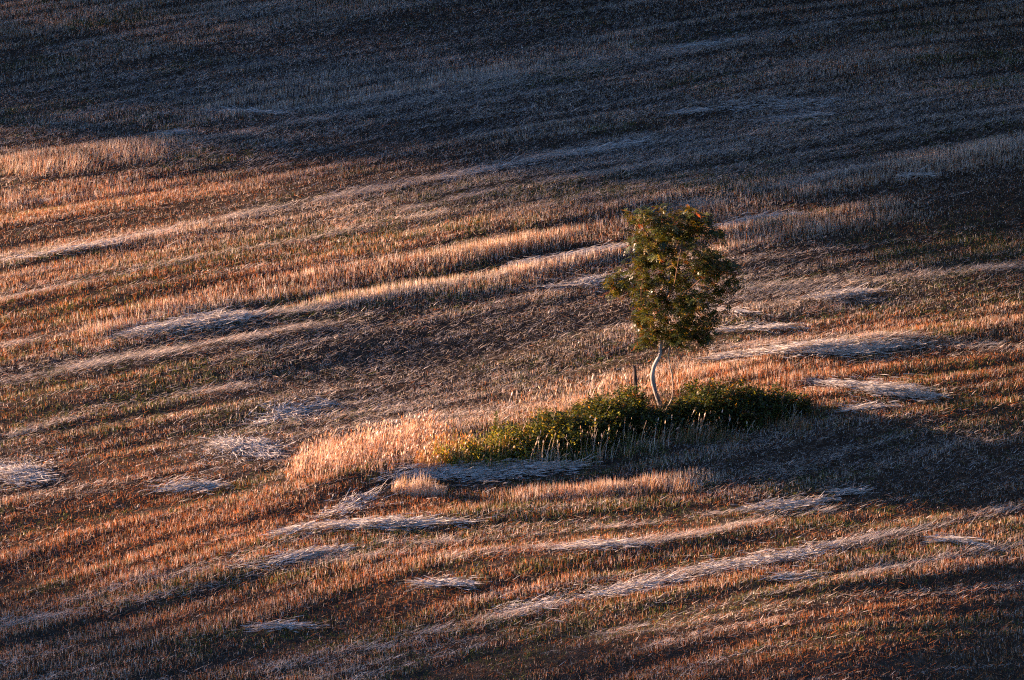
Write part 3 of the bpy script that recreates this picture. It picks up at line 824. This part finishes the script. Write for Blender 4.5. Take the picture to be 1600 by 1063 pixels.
# ------------------------------------------------------------------ wood on the hill towards the sun, outside the picture, whose shade crosses the field, plus unseen trees added to dim its borders
def build_unseen_trees():
    rs = np.random.default_rng(9)
    tmpl = []
    for v in range(2):
        rt = thing('unseen_tree', (0, 0, 0), 'x', 'tree', 'trees of the wood on the hill towards the sun')
        parts = [tube(spline([(0, 0, -.5), (.3, 0, 6), (0, .3, 12), (0, 0, 16)], 12), np.linspace(.35, .06, 12), 8)]
        for k in range(9):
            a = rs.uniform(0, 6.28); z = rs.uniform(4, 12); r = rs.uniform(2, 3.6)
            parts.append(tube(spline([(0, 0, z), (np.cos(a) * r * .5, np.sin(a) * r * .5, z + 1.2), (np.cos(a) * r, np.sin(a) * r, z + 2.6)], 7), np.linspace(.12, .03, 7), 5))
        V, F = join(parts); fix_tris('trunk', V, F, M_WBARK, rt)
        n = 6500 if v == 0 else 2600
        cl = rs.normal(0, 1, (60, 3)); cl /= np.linalg.norm(cl, axis=1, keepdims=True); cl *= rs.random((60, 1)) ** .4
        cl = cl * [3.6, 3.6, 6.5] + [0, 0, 9.6]
        c = cl[rs.integers(0, 60, n)] + rs.normal(0, .75, (n, 3))
        a = rs.normal(0, 1, (n, 3)); a /= np.linalg.norm(a, axis=1, keepdims=True); b = np.cross(a, rs.normal(0, 1, (n, 3))); b /= np.linalg.norm(b, axis=1, keepdims=True)
        s = rs.uniform(.16, .30, n)[:, None]
        Vv = np.stack([c, c + a * s * .5 + b * s * .4, c + a * s, c + a * s * .5 - b * s * .4], 1).reshape(-1, 3)
        mesh_obj('crown', Vv, np.arange(4 * n).reshape(-1, 4), M_BRAM, rt, col=np.repeat(np.array([[.05, .08, .02]]) * rs.uniform(.7, 1.3, (n, 1)), 4, 0))
        tmpl.append(rt)
    def place(k, t, v, sc, first):
        src = tmpl[k]
        r = src if first else src.copy()
        if not first:
            COL.objects.link(r)
            for ch in src.children:
                c = ch.copy(); COL.objects.link(c); c.parent = r
        q = S_H * t + S_V * v
        r.location = (q[0], q[1], float(height(q[0], q[1])) - .2)
        r.scale = (sc, sc, sc)
        r.rotation_euler = (0, 0, rs.uniform(0, 6.28))
        r['label'] = 'unseen tree on the far hill towards the sun, casting shade on the field'
    used = [False, False]
    for (k, t, v, sc) in SHADE_TREES:
        place(k, t, v, sc, not used[k]); used[k] = True
    for (x, y, sc) in EDGE:
        q = np.array([x, y]); place(0, float(q @ S_H), float(q @ S_V), sc, False)
        o = [c for c in COL.objects if c.get('category') == 'tree'][-1]
        o['label'], o['group'] = ('unseen tree added beyond the upper end of the field to cut sky light', 'unseen trees added above the field to dim it') if y > top_y + 2 else ('unseen tree added beyond the right side of the field to cut sky light', 'unseen trees added right of the field to dim it')
SHADE_TREES = []; EDGE = []
# edge of the shade: the line from (0,225) on the left
e0 = P(0, 205)[:2]; vE = float(e0 @ S_V)
e1 = P(0, 930)[:2]; vB = float(e1 @ S_V)
print('v edges', vE, vB)
rw = np.random.default_rng(77)
for t in (108, 116): SHADE_TREES.append((1, t, vE + 1.1, 1.1))
v = vE + 4.7
while v < vE + 62:
    for t in (112, 122): SHADE_TREES.append((0, t + rw.uniform(-2, 2), v + rw.uniform(-.7, .7), rw.uniform(1.0, 1.25)))
    v += 4.2
v = vB - 1.5; vC = float(P(0, 975)[:2] @ S_V)  # unseen trees added to darken the lower left and bottom of the view
while v > vB - 30:
    SHADE_TREES.append((0 if v < vC else 1, 112 + rw.uniform(-3, 3), v + rw.uniform(-.7, .7), rw.uniform(.95, 1.2)))
    v -= 3.3
top_y = float(P(800, -60)[1])
print('top of the view', top_y, P(800, 0))
for x in np.arange(-34, 34, 4.6):           # unseen trees added above and right of the view to cut sky light
    for dy in (4, 9): EDGE.append((x + rw.uniform(-1, 1), top_y + dy + rw.uniform(-1, 1), rw.uniform(1.5, 1.9)))
for y in np.arange(-8, top_y, 5.0):
    EDGE.append((float(P(1600, 500)[0]) + 6.5 + (y + 5) * .12 + rw.uniform(-.5, .5), y, rw.uniform(1.1, 1.4)))
build_unseen_trees()
# pale seeding stalks standing in front of the bushes and through them
tall_clump('grass_stalks', 'sparse pale grass stalks standing against the dark front of the left bush',
           [(930, 716, 60, 5, 1.0), (840, 730, 70, 5, .9), (1000, 700, 50, 5, .9)], 210, .45, .95, [PA, ST, LI], [3, 3, 1], lean=.18, wid=(.009, .015), heads=True)
tall_clump('grass_stalks', 'sparse pale grass stalks in front of the right bush, below the trunk',
           [(1060, 690, 50, 5, 1.0), (1130, 680, 60, 5, .8), (1220, 655, 40, 6, .8)], 150, .4, .8, [PA, ST, LI], [3, 3, 1], lean=.18, wid=(.009, .015), heads=True)
tall_clump('tall_grass', 'lime and orange grass growing through the low left end of the left bush',
           [(735, 722, 60, 14, 1.0), (800, 716, 50, 12, .9)], 2600, .3, .7, [LI, OR, GN, ST], [4, 2, 2, 1], heads=True)
tall_clump('weed_shoots', 'rough green and brown shoots sticking up through the top of the left bush',
           [(970, 668, 60, 14, 1.0), (900, 690, 60, 14, .95), (830, 706, 50, 12, .85)], 1300, .6, 1.15, [GN, LI, OR, (.16, .09, .05)], [5, 2, 1, 2], lean=.3, wid=(.012, .022))
tall_clump('weed_shoots', 'rough dark shoots sticking up through the top of the right bush',
           [(1110, 655, 60, 12, 1.0), (1180, 650, 50, 10, .8)], 800, .5, .95, [GN, LI, (.16, .09, .05)], [5, 1, 2], lean=.3, wid=(.012, .022))
